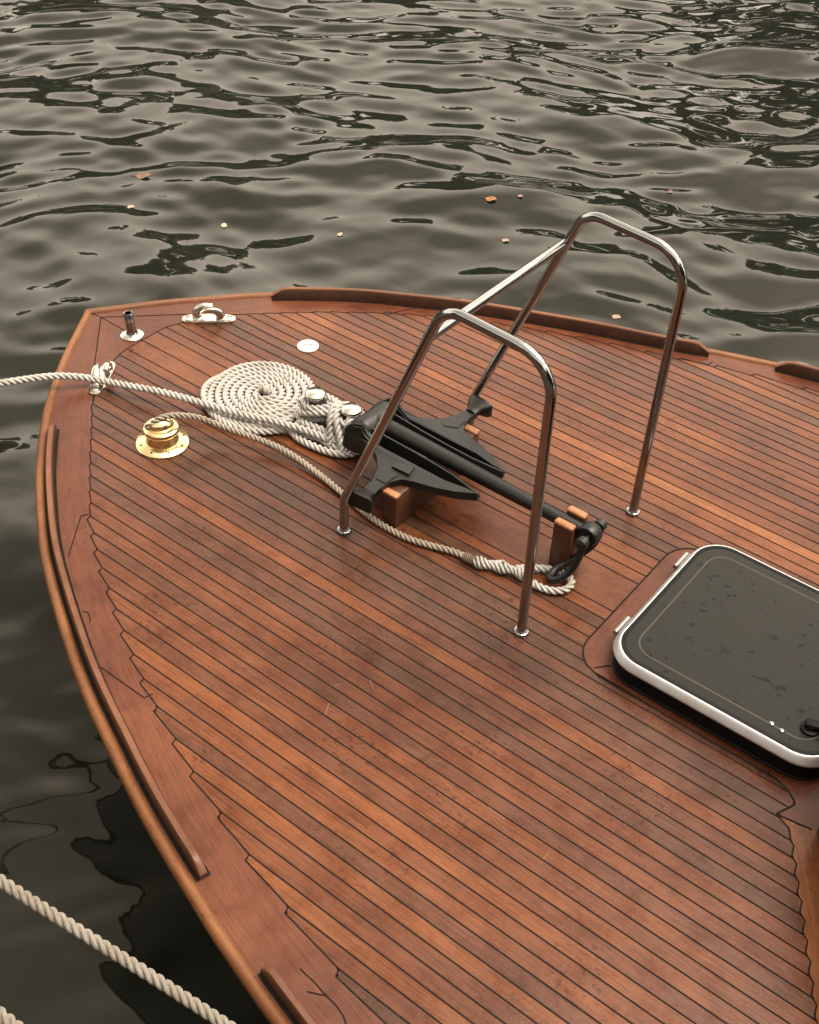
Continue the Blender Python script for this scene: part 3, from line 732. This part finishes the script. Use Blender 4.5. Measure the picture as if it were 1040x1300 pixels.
# crown: transverse barrel with cheeks and pin heads
bm = newbm()
lathe(bm, [(0, -0.074), (0.030, -0.073), (0.040, -0.066), (0.043, -0.055), (0.040, 0.0), (0.043, 0.060), (0.040, 0.070), (0.034, 0.074), (0.036, 0.10), (0.028, 0.108), (0, 0.108)], (1.345, Y0, 0.150), axis=(0, 1, 0), n=28)
alink('crown', bm, IRON)
for sg in (-1, 1):
    bm = newbm()
    pr_ = [(1.290, 0.085), (1.302, 0.165), (1.335, 0.192), (1.372, 0.205), (1.386, 0.180), (1.43, 0.155), (1.42, 0.11), (1.34, 0.080)]
    A_ = [bm.verts.new((x, Y0 + sg * 0.072, z)) for x, z in pr_]; B_ = [bm.verts.new((x, Y0 + sg * 0.092, z - 0.004)) for x, z in pr_]
    bm.faces.new(A_); bm.faces.new(B_[::-1])
    for k in range(len(pr_)): bm.faces.new((A_[k], A_[(k + 1) % len(pr_)], B_[(k + 1) % len(pr_)], B_[k]))
    bmesh.ops.recalc_face_normals(bm, faces=bm.faces[:]); bmesh.ops.bevel(bm, geom=bm.edges[:], offset=0.006, segments=2, affect='EDGES')
    alink('cheek', bm, IRON)
bm = newbm(); tube(bm, resample([Vector((1.33, Y0, 0.160)), Vector((2.125, 0.004, 0.156))], 0.04), lambda t: 0.0275 - 0.008 * t, 20)
lathe(bm, [(0, -0.020), (0.030, -0.020), (0.033, -0.014), (0.033, 0.014), (0.030, 0.020), (0, 0.020)], (2.138, 0.004, 0.157), axis=(0, 1, 0), n=24)
alink('shank', bm, IRON, smooth=40)
sh = bpy.data.objects.new('shackle', None); COL.objects.link(sh); sh.parent = anc
bm = newbm(); tube(bm, catmull([(2.140, -0.044, 0.160), (2.146, -0.052, 0.125), (2.136, -0.074, 0.070), (2.110, -0.098, 0.034), (2.085, -0.095, 0.026), (2.084, -0.060, 0.034), (2.112, -0.020, 0.060), (2.146, 0.020, 0.110), (2.150, 0.044, 0.155)], 0.01), 0.0112, 12); alink('bow', bm, IRON, sh, 60)
bm = newbm(); lathe(bm, [(0, -0.062), (0.010, -0.062), (0.0185, -0.056), (0.0185, -0.036), (0.009, -0.034), (0.009, 0.036), (0.0185, 0.038), (0.0185, 0.058), (0, 0.060)], (2.143, 0.0, 0.160), axis=(0, 1, 0.03), n=18); alink('pin', bm, IRON, sh, 40)

# ---------------------------------------------------------------- ropes
RR = 0.0131
mo = thing('mooring_rope', 'pale rope led in over the bow, hitched to the bollard and coiled flat', 'rope')
# standing line: from the quay, through the port fairlead, over the coil to the bollard
bm = newbm()
far = [Vector((-0.55, -2.46, 0.84)), Vector((-0.30, -1.75, 0.62)), at(-260, 560, 0.35), at(-120, 512, 0.17), at(-40, 492, 0.105), at(0, 486.5, 0.085), at(62, 478, 0.062), at(100, 478.5, 0.040), at(128, 483, 0.030), at(160, 489, 0.042), at(215, 500, 0.050), at(300, 524, 0.046), at(350, 535, 0.048), at(390, 547, 0.042), at(425, 560, 0.034)]
far += [P2 + Vector((0.0, -0.062, 0.032)), P2 + Vector((0.05, -0.035, 0.034)), P2 + Vector((0.064, 0.01, 0.038))]
rope(bm, catmull(far, 0.01), RR); link('standing_line', bm, ROPE, mo, 80)
# turns round the bollard posts: oval turns low down, figure-eights above
bm = newbm()
D = (P2 - P1).normalized(); N = Vector((-D.y, D.x, 0)); Mid = (P1 + P2) / 2
def Q(c, a, b, z): return c + D * a + N * b + Vector((0, 0, z))
path = []
for r, z in ((0.052, 0.020), (0.078, 0.020), (0.060, 0.044)):
    path += [Q(P1, 0.0, -r, z), Q(Mid, 0, -r * 0.95, z), Q(P2, 0, -r, z), Q(P2, r * 0.85, -r * 0.1, z), Q(P2, 0, r * 0.8, z), Q(Mid, 0, r * 0.7, z), Q(P1, 0, r * 0.8, z), Q(P1, -r * 0.85, 0, z + 0.004)]
rope(bm, catmull(path, 0.008), RR)
path = []
for r, z in ((0.037, 0.050), (0.039, 0.072), (0.039, 0.092)):
    path += [Q(P1, -r, -0.005, z), Q(P1, 0.0, -r, z), Q(P1, 0.040, -0.022, z + 0.004), Q(Mid, 0.0, 0.004, z + 0.012), Q(P2, -0.036, 0.028, z + 0.004), Q(P2, 0, r, z), Q(P2, r, 0.004, z), Q(P2, 0.004, -r, z), Q(P2, -0.036, -0.026, z + 0.002), Q(Mid, 0, 0, z - 0.008), Q(P1, 0.036, 0.026, z + 0.002), Q(P1, 0, r, z + 0.004)]
path = path[:-1]
rope(bm, catmull(path, 0.008), RR * 0.97)
# hanging bights that drop over the port side of the second post
for dx, b0 in ((-0.045, 0.0), (-0.012, 0.006), (0.024, 0.002)):
    path = [Q(P2, dx * 0.6, 0.034, 0.098 + b0), Q(P2, dx - 0.014, -0.006, 0.112 + b0), Q(P2, dx - 0.004, -0.046, 0.092 + b0), Q(P2, dx + 0.012, -0.072, 0.050), Q(P2, dx + 0.02, -0.082, 0.022)]
    if abs(dx + 0.012) < 0.01: path = [Q(P1, 0.0, 0.036, 0.098), Q(Mid, -0.01, 0.026, 0.105), Q(P2, -0.05, 0.0, 0.110), Q(P2, -0.030, -0.042, 0.098), Q(P2, 0.004, -0.070, 0.055), Q(P2, 0.03, -0.09, 0.020)]
    rope(bm, catmull(path, 0.008), RR)
path = [Q(P1, -0.036, -0.012, 0.058), Q(P1, -0.02, -0.044, 0.066), Q(P1, 0.03, -0.042, 0.086), Q(Mid, 0.01, -0.02, 0.10), Q(P2, -0.045, 0.016, 0.112), Q(P2, -0.02, 0.038, 0.100)]
rope(bm, catmull(path, 0.008), RR)
# the outer bight lying on deck along the port side
path = [Q(P1, -0.02, -0.052, 0.022), Q(P1, -0.035, -0.085, 0.018), Q(P1, 0.01, -0.108, 0.015), Q(Mid, 0.0, -0.112, 0.015), Q(P2, 0.0, -0.105, 0.015), Q(P2, 0.055, -0.075, 0.018), Q(P2, 0.075, -0.02, 0.02)]
rope(bm, catmull(path, 0.008), RR)
link('bollard_turns', bm, ROPE, mo, 80)
# flat coil
bm = newbm(); path = []; CC = Vector((0.857, 0.030, 0)); n = 0
turns = 6.793; pitch_r = 0.0258
steps = int(turns * 40)
for k in range(steps + 1):
    t = k / 40; r = 0.012 + pitch_r * t; a = 2 * PI * t + 0.7
    wv = 0.0015 * math.sin(a * 3 + t)
    path.append(CC + Vector(((r + wv) * math.cos(a) * 1.0, (r + wv) * math.sin(a) * 0.98, 0.0138 + 0.0015 * math.sin(5.1 * t + 1) ** 2)))
e = path[-1]; ang = 2 * PI * turns + 0.7
path = [CC + Vector((-0.014, 0.004, 0.040)), CC + Vector((0.004, 0.006, 0.034)), CC + Vector((0.013, 0.008, 0.022))] + path[6:]
tl = Vector((-math.sin(ang), math.cos(ang), 0))
rope(bm, path, RR * 1.0); 
# tail from the outer turn to the bollard, and part of a second layer laid over the outer turns
a1 = ang - 2 * PI * 7 
tail = [CC + Vector((0.1845 * math.cos(a), 0.1845 * math.sin(a), 0.0138)) for a in (a1 - 0.15, a1)] + [Q(P1, -0.055, 0.01, 0.022), Q(P1, -0.03, 0.05, 0.030), Q(P1, 0.03, 0.058, 0.045), Q(Mid, 0.01, 0.04, 0.06)]
rope(bm, catmull(tail, 0.01), RR)
tail = [CC + Vector((0.172 * math.cos(-3.2), 0.172 * math.sin(-3.2), 0.014))] + [CC + Vector((r_ * math.cos(a), r_ * math.sin(a), z_)) for a, r_, z_ in zip(np.linspace(-2.9, -0.75, 22), np.interp(np.linspace(0, 1, 22), [0, 0.25, 1], [0.182, 0.197, 0.204]), np.interp(np.linspace(0, 1, 22), [0, 0.2, 0.6, 1], [0.018, 0.034, 0.020, 0.014]))]
tail += [CC + Vector((0.20, -0.085, 0.020)), Q(P1, -0.02, -0.06, 0.032), Q(P1, 0.03, -0.06, 0.036)]
rope(bm, catmull(tail, 0.01), RR); link('coil', bm, ROPE, mo, 80)

ro = thing('anchor_rope', 'thinner weathered rope from the brass chain pipe to the anchor shackle, with spliced eye', 'rope')
bm = newbm(); ra = 0.0108
path = [at(188, 546, 0.055), at(190, 541, 0.074), at(200, 533, 0.096), at(214, 528, 0.104), at(232, 527.5, 0.098), at(255, 531, 0.080), at(290, 544, 0.055), at(330, 558, 0.040), at(365, 574, 0.030), at(400, 598, 0.018), at(430, 622, 0.013), at(460, 648, 0.012), at(485, 666, 0.012), at(515, 682, 0.012), at(545, 692, 0.012), at(575, 700, 0.013), at(594, 708, 0.014)]
rope(bm, catmull(path, 0.01), ra); link('line', bm, ROPE2, ro, 80)
bm = newbm(); rope(bm, catmull([at(590, 706, 0.015), at(598, 710, 0.016), at(607, 713.5, 0.016)], 0.003), 0.0150, pitch=0.03, lobes=5, d=0.75, a=0.28); link('whipping', bm, TWINE, ro, 80)
bm = newbm()
sp = catmull([at(603, 712, 0.017), at(620, 717, 0.019), at(640, 721, 0.020), at(655, 725, 0.018), at(668, 731, 0.017)], 0.005)
rope(bm, sp, 0.0160, pitch=0.055, lobes=4, d=0.62, a=0.42, wob=0.5); rope(bm, [p_ + Vector((0.0, 0.004, 0.004)) for p_ in sp], 0.0155, pitch=-0.05, lobes=3, d=0.6, a=0.45, wob=0.5); link('splice', bm, ROPE, ro, 80)
bm = newbm()
path = [at(655, 722, 0.017), at(675, 721, 0.016), at(700, 723, 0.017), at(718, 729, 0.020), at(726, 739, 0.020), at(719, 748, 0.017), at(703, 750, 0.015), at(685, 745, 0.014), at(668, 734, 0.014), at(655, 727, 0.015)]
rope(bm, catmull(path, 0.006), 0.0118); link('eye', bm, ROPE, ro, 80)

def shore(name, pts, label):
    q0 = at(*pts[0]); bm = newbm(); rope(bm, catmull([Vector((q0[0] - 0.38, -2.52, 0.86))] + [at(*q) for q in pts], 0.02), 0.0118)
    o = link(name, bm, ROPE3, None, 80); return tag(o, label, 'rope', 'mooring lines to the quay')
shore('mooring_line', [(-420, 840, 0.75), (-160, 1012, 0.62), (0, 1118, 0.545), (80, 1169, 0.52), (180, 1232, 0.48), (282, 1298, 0.445), (420, 1392, 0.40), (560, 1500, 0.36)], 'long pale taut rope crossing the dark water beside the wooden boat at bottom left')
shore('mooring_line', [(-420, 960, 0.75), (-200, 1128, 0.66), (-60, 1240, 0.60), (0, 1288, 0.57), (30, 1312, 0.56), (200, 1450, 0.48), (330, 1570, 0.42)], 'short stretch of pale rope in the extreme bottom left corner')

# ---------------------------------------------------------------- water
def coords(lo, hi, step, far):
    a = list(np.arange(lo, hi + 1e-6, step)); d = step; b = hi
    up = []
    while b < far: d *= 1.22; b += d; up.append(b)
    d = step; b = lo; dn = []
    while b > -far: d *= 1.22; b -= d; dn.append(b)
    return np.array(dn[::-1] + a + up), len(dn), len(a)
xs, nx0, nx1 = coords(-7.5, 4.0, 0.027, 500); ys, ny0, ny1 = coords(-4.0, 10.5, 0.027, 500)
X, Y = np.meshgrid(xs, ys, indexing='ij')
rng = np.random.default_rng(11)
Z = np.zeros_like(X)
va = math.atan2(0.6039, -0.4423)                 # heading of the view; crests lie across it
warpx = X + 0.16 * np.sin(0.9 * Y + 0.5 * X) + 0.08 * np.sin(2.3 * Y - 1.7 * X + 1); warpy = Y + 0.16 * np.sin(0.8 * X - 0.6 * Y + 2) + 0.08 * np.sin(2.1 * X + 1.6 * Y)
for i in range(100):
    lam = 0.16 * (1.8 / 0.16) ** (rng.random() ** 1.15); th = va + rng.normal(0, 0.46); k = 2 * PI / lam
    amp = 0.0166 * lam ** 1.1 / 5.0 * (0.6 + 0.8 * rng.random()); ph = rng.uniform(0, 2 * PI)
    s = np.sin(k * (warpx * math.cos(th) + warpy * math.sin(th)) + ph)
    Z += amp * (s + 0.25 * (s * s - 0.5))
# calmer water in the lee of the hull on the port side
lee = np.exp(-(((X - 1.2) / 2.2) ** 2 + ((Y + 1.6) / 1.3) ** 2))
Z *= (1 - 0.6 * lee)
fx = np.clip(np.minimum(xs - xs[nx0 - 8], xs[nx0 + nx1 + 7] - xs) / 1.5, 0, 1); fy = np.clip(np.minimum(ys - ys[ny0 - 8], ys[ny0 + ny1 + 7] - ys) / 1.5, 0, 1)
Z *= np.outer(fx, fy)
nxt, nyt = len(xs), len(ys)
V = np.stack([X, Y, Z + SEA], -1).reshape(-1, 3)
idx = np.arange(nxt * nyt).reshape(nxt, nyt)
Fq = np.stack([idx[:-1, :-1], idx[1:, :-1], idx[1:, 1:], idx[:-1, 1:]], -1).reshape(-1, 4)
me = bpy.data.meshes.new('water'); me.vertices.add(len(V)); me.vertices.foreach_set('co', V.astype(np.float32).ravel())
me.loops.add(Fq.size); me.loops.foreach_set('vertex_index', Fq.astype(np.int32).ravel()); me.polygons.add(len(Fq))
me.polygons.foreach_set('loop_start', np.arange(0, Fq.size, 4, dtype=np.int32)); me.polygons.foreach_set('use_smooth', np.ones(len(Fq), dtype=bool)); me.update(calc_edges=True)
wm, nt, b = new_mat('river_water')
b.inputs['Base Color'].default_value = (0.0085, 0.0098, 0.0072, 1); b.inputs['Roughness'].default_value = 0.03; b.inputs['IOR'].default_value = 1.34; b.inputs['Specular Tint'].default_value = (1.0, 0.915, 0.79, 1)
tc = nd(nt, 'ShaderNodeTexCoord'); mp = nd(nt, 'ShaderNodeMapping'); mp.inputs['Rotation'].default_value = (0, 0, -(va - PI / 2)); mp.inputs['Scale'].default_value = (1.0, 2.2, 1.0); ln(nt, tc, 'Object', mp, 0)
n1 = nd(nt, 'ShaderNodeTexNoise', i_Scale=3.2, i_Detail=3.0, i_Roughness=0.5, i_Distortion=0.5); ln(nt, mp, 0, n1, 0)
bp = nd(nt, 'ShaderNodeBump', i_Strength=0.06, i_Distance=0.03); ln(nt, n1, 0, bp, 'Height'); ln(nt, bp, 0, b, 'Normal')
me.materials.append(wm); wo = bpy.data.objects.new('water', me); COL.objects.link(wo); wo['kind'] = 'structure'
def water_z(x, y):
    i = int(np.abs(xs - x).argmin()); j = int(np.abs(ys - y).argmin()); return float(Z[i, j] + SEA)

# floating and fallen leaves
LEAFM = {}
def leaf(px, py, size, col, ang, label, z=None):
    key = col
    if key not in LEAFM: LEAFM[key] = plain('leaf_%s' % len(LEAFM), col, 0.6, scale=90, vary=0.3)
    q = at(px, py, SEA if z is None else z); bm = newbm(); n = 12; up = []; dn = []
    for k in range(n + 1):
        t = k / n; w = 0.42 * math.sin(PI * t ** 0.8) ** 0.8 * (1 - 0.12 * (k % 2)) if 0 < k < n else 0.02
        up.append((t - 0.5, w)); dn.append((t - 0.5, -w))
    zf = lambda a, c_: 0.16 * c_ * c_ + 0.12 * a * a + 0.05 * math.sin(6 * a)
    rows = [[bm.verts.new((size * a, size * c_ * s_, size * zf(a, c_ * s_))) for s_ in (-1, -0.5, 0, 0.5, 1)] for a, c_ in up]
    for r0, r1 in zip(rows, rows[1:]):
        for k in range(4): bm.faces.new((r0[k], r1[k], r1[k + 1], r0[k + 1]))
    st = [Vector((size * -0.5, 0, size * 0.03)), Vector((size * -0.7, size * 0.03, size * 0.05)), Vector((size * -0.9, size * 0.1, size * 0.04))]; tube(bm, st, size * 0.018, 6)
    o = link('leaf', bm, LEAFM[key], None, 60); o.location = (q.x, q.y, (water_z(q.x, q.y) + 0.006) if z is None else z); o.rotation_euler = (0.1, -0.08, ang)
    return tag(o, label, 'leaf', 'fallen leaves')
BRN, YEL, ORG, PNK = (0.13, 0.06, 0.04), (0.27, 0.23, 0.16), (0.20, 0.085, 0.022), (0.24, 0.16, 0.12)
leaf(182, 222, 0.084, BRN, 0.7, 'large reddish brown leaf floating at upper left, farthest from the boat on that side')
leaf(166, 260, 0.042, YEL, 0.5, 'small pale leaf floating just below the large reddish brown leaf')
leaf(284, 278, 0.042, YEL, 2.2, 'pale yellow leaf floating above the chrome fairlead on the bow')
leaf(432, 297, 0.034, YEL, 1.3, 'pale yellow leaf floating upright above the middle of the starboard toe rail')
leaf(623, 262, 0.065, ORG, 0.4, 'bright orange leaf floating beyond the handrail crossbar')
leaf(660, 259, 0.030, PNK, 0.2, 'tiny pinkish leaf floating just right of the bright orange leaf')
leaf(642, 306, 0.042, PNK, 0.3, 'pale pink leaf floating just above the handrail crossbar')
leaf(852, 240, 0.034, BRN, 1.0, 'small dull brown leaf floating above and right of the far handrail hoop')
leaf(783, 402, 0.034, PNK, 0.1, 'pale pinkish leaf lying on top of the starboard toe rail', z=0.050)

# ---------------------------------------------------------------- wooded far bank mirrored in the waves; unseen trees added behind the camera
bm = bmesh.new(); rnd = random.Random(5)
for i in range(560):
    az = math.radians(rnd.uniform(38, 205)); d = rnd.uniform(36, 50)
    if i >= 370: az = math.radians(rnd.uniform(212, 385)); d = rnd.uniform(11, 18)  # added unseen treeline close behind the camera, to darken the steel's reflections
    deg = math.degrees(az); hmax = np.interp(deg, [38, 70, 100, 120, 140, 165, 205, 225, 300, 385], [26, 27, 23.5, 16.5, 12, 10.5, 10, 9, 10, 10])
    z = SEA + rnd.uniform(0.08, 1.0) * hmax * rnd.uniform(0.72, 1.0); r = rnd.uniform(1.0, 2.2)
    s = bmesh.ops.create_icosphere(bm, subdivisions=3, radius=r); c = Vector((3 + d * math.cos(az), -2 + d * math.sin(az), z))
    for v in s['verts']: v.co = v.co * (1 + 0.35 * noise.noise(v.co * 0.9 + c) + 0.22 * noise.noise(v.co * 2.7 + c)) * 1.0 + c
w = link('far_wood_and_added_trees', bm, plain('far_foliage', (0.035, 0.036, 0.020), 0.8, scale=1.5, vary=0.5, bump=0), None, 180); w['kind'] = 'stuff'
bm = bmesh.new(); prev = None
for k in range(60):
    az = math.radians(30 + 185 * k / 59); c, s_ = math.cos(az), math.sin(az)
    ring = [bm.verts.new((3 + d * c, -2 + d * s_, z)) for d, z in ((34, SEA - 0.3), (35, SEA + 0.9), (40, SEA + 1.6), (300, SEA + 3.0))]
    if prev:
        for q in range(3): bm.faces.new((prev[q], prev[q + 1], ring[q + 1], ring[q]))
    prev = ring
bmesh.ops.recalc_face_normals(bm, faces=bm.faces[:])
w = link('far_bank', bm, plain('bank_earth', (0.06, 0.055, 0.03), 0.9, scale=0.8, vary=0.4, bump=0), None, 60); w['kind'] = 'structure'

# the quay the picture is taken from, mirrored in the steel like the trees added behind it
bm = newbm(); box(bm, (-40, -60, -3.0), (40, -2.40, 0.82), 0.03)
w = link('quay', bm, plain('quay_stone', (0.10, 0.09, 0.075), 0.85, scale=3, vary=0.4), None); w['kind'] = 'structure'

# ---------------------------------------------------------------- light: overcast sky, one very soft sun from ahead
SUN_EL, SUN_AZ = math.radians(72), math.radians(42)      # direction towards the sun, azimuth from +x
w = bpy.data.worlds.new('World'); sc.world = w; w.use_nodes = True; nt = w.node_tree
bg = nt.nodes['Background']
sky = nt.nodes.new('ShaderNodeTexSky'); sky.sky_type = 'NISHITA'; sky.sun_disc = False
sky.sun_elevation = SUN_EL; sky.sun_rotation = PI / 2 - SUN_AZ; sky.air_density = 1.0; sky.dust_density = 4.0; sky.ozone_density = 1.0
bw = nt.nodes.new('ShaderNodeRGBToBW'); nt.links.new(sky.outputs[0], bw.inputs[0])
tn = nt.nodes.new('ShaderNodeMix'); tn.data_type = 'RGBA'; tn.blend_type = 'MULTIPLY'; tn.inputs[0].default_value = 1
nt.links.new(bw.outputs[0], tn.inputs[6]); tn.inputs[7].default_value = (1.0, 0.88, 0.73, 1)
# overcast: cloud deck brighter towards the horizon, with soft cloud structure
tcw = nt.nodes.new('ShaderNodeTexCoord'); sx = nt.nodes.new('ShaderNodeSeparateXYZ'); nt.links.new(tcw.outputs['Generated'], sx.inputs[0])
hr = ramp(nt, [(0.0, g3(0.7)), (0.14, g3(1.2)), (0.28, g3(2.0)), (0.50, g3(2.05)), (0.74, g3(0.76)), (1.0, g3(0.60))]); nt.links.new(sx.outputs[2], hr.inputs[0])
cn = nt.nodes.new('ShaderNodeTexNoise'); cn.inputs['Scale'].default_value = 2.2; cn.inputs['Detail'].default_value = 5; nt.links.new(tcw.outputs['Generated'], cn.inputs['Vector'])
cnr = ramp(nt, [(0.3, g3(0.92)), (0.7, g3(1.06))]); nt.links.new(cn.outputs[0], cnr.inputs[0])
m1 = mix(nt, 'MULTIPLY', 1.0, tn, 2, hr, 0); m2 = mix(nt, 'MULTIPLY', 1.0, m1, 2, cnr, 0)
nt.links.new(m2.outputs[2], bg.inputs['Color']); bg.inputs['Strength'].default_value = 0.15
sl = bpy.data.lights.new('sun', 'SUN'); sl.energy = 0.9; sl.angle = math.radians(30); sl.color = (1.0, 0.90, 0.78)
so = bpy.data.objects.new('sun', sl); COL.objects.link(so)
dv = Vector((math.cos(SUN_EL) * math.cos(SUN_AZ), math.cos(SUN_EL) * math.sin(SUN_AZ), math.sin(SUN_EL)))
so.rotation_euler = dv.to_track_quat('Z', 'Y').to_euler(); so.location = (0, 3, 8)

sc.view_settings.view_transform = 'Standard'; sc.view_settings.look = 'None'; sc.view_settings.exposure = 2.1; sc.view_settings.gamma = 1.0
sc.render.resolution_x = 819; sc.render.resolution_y = 1024
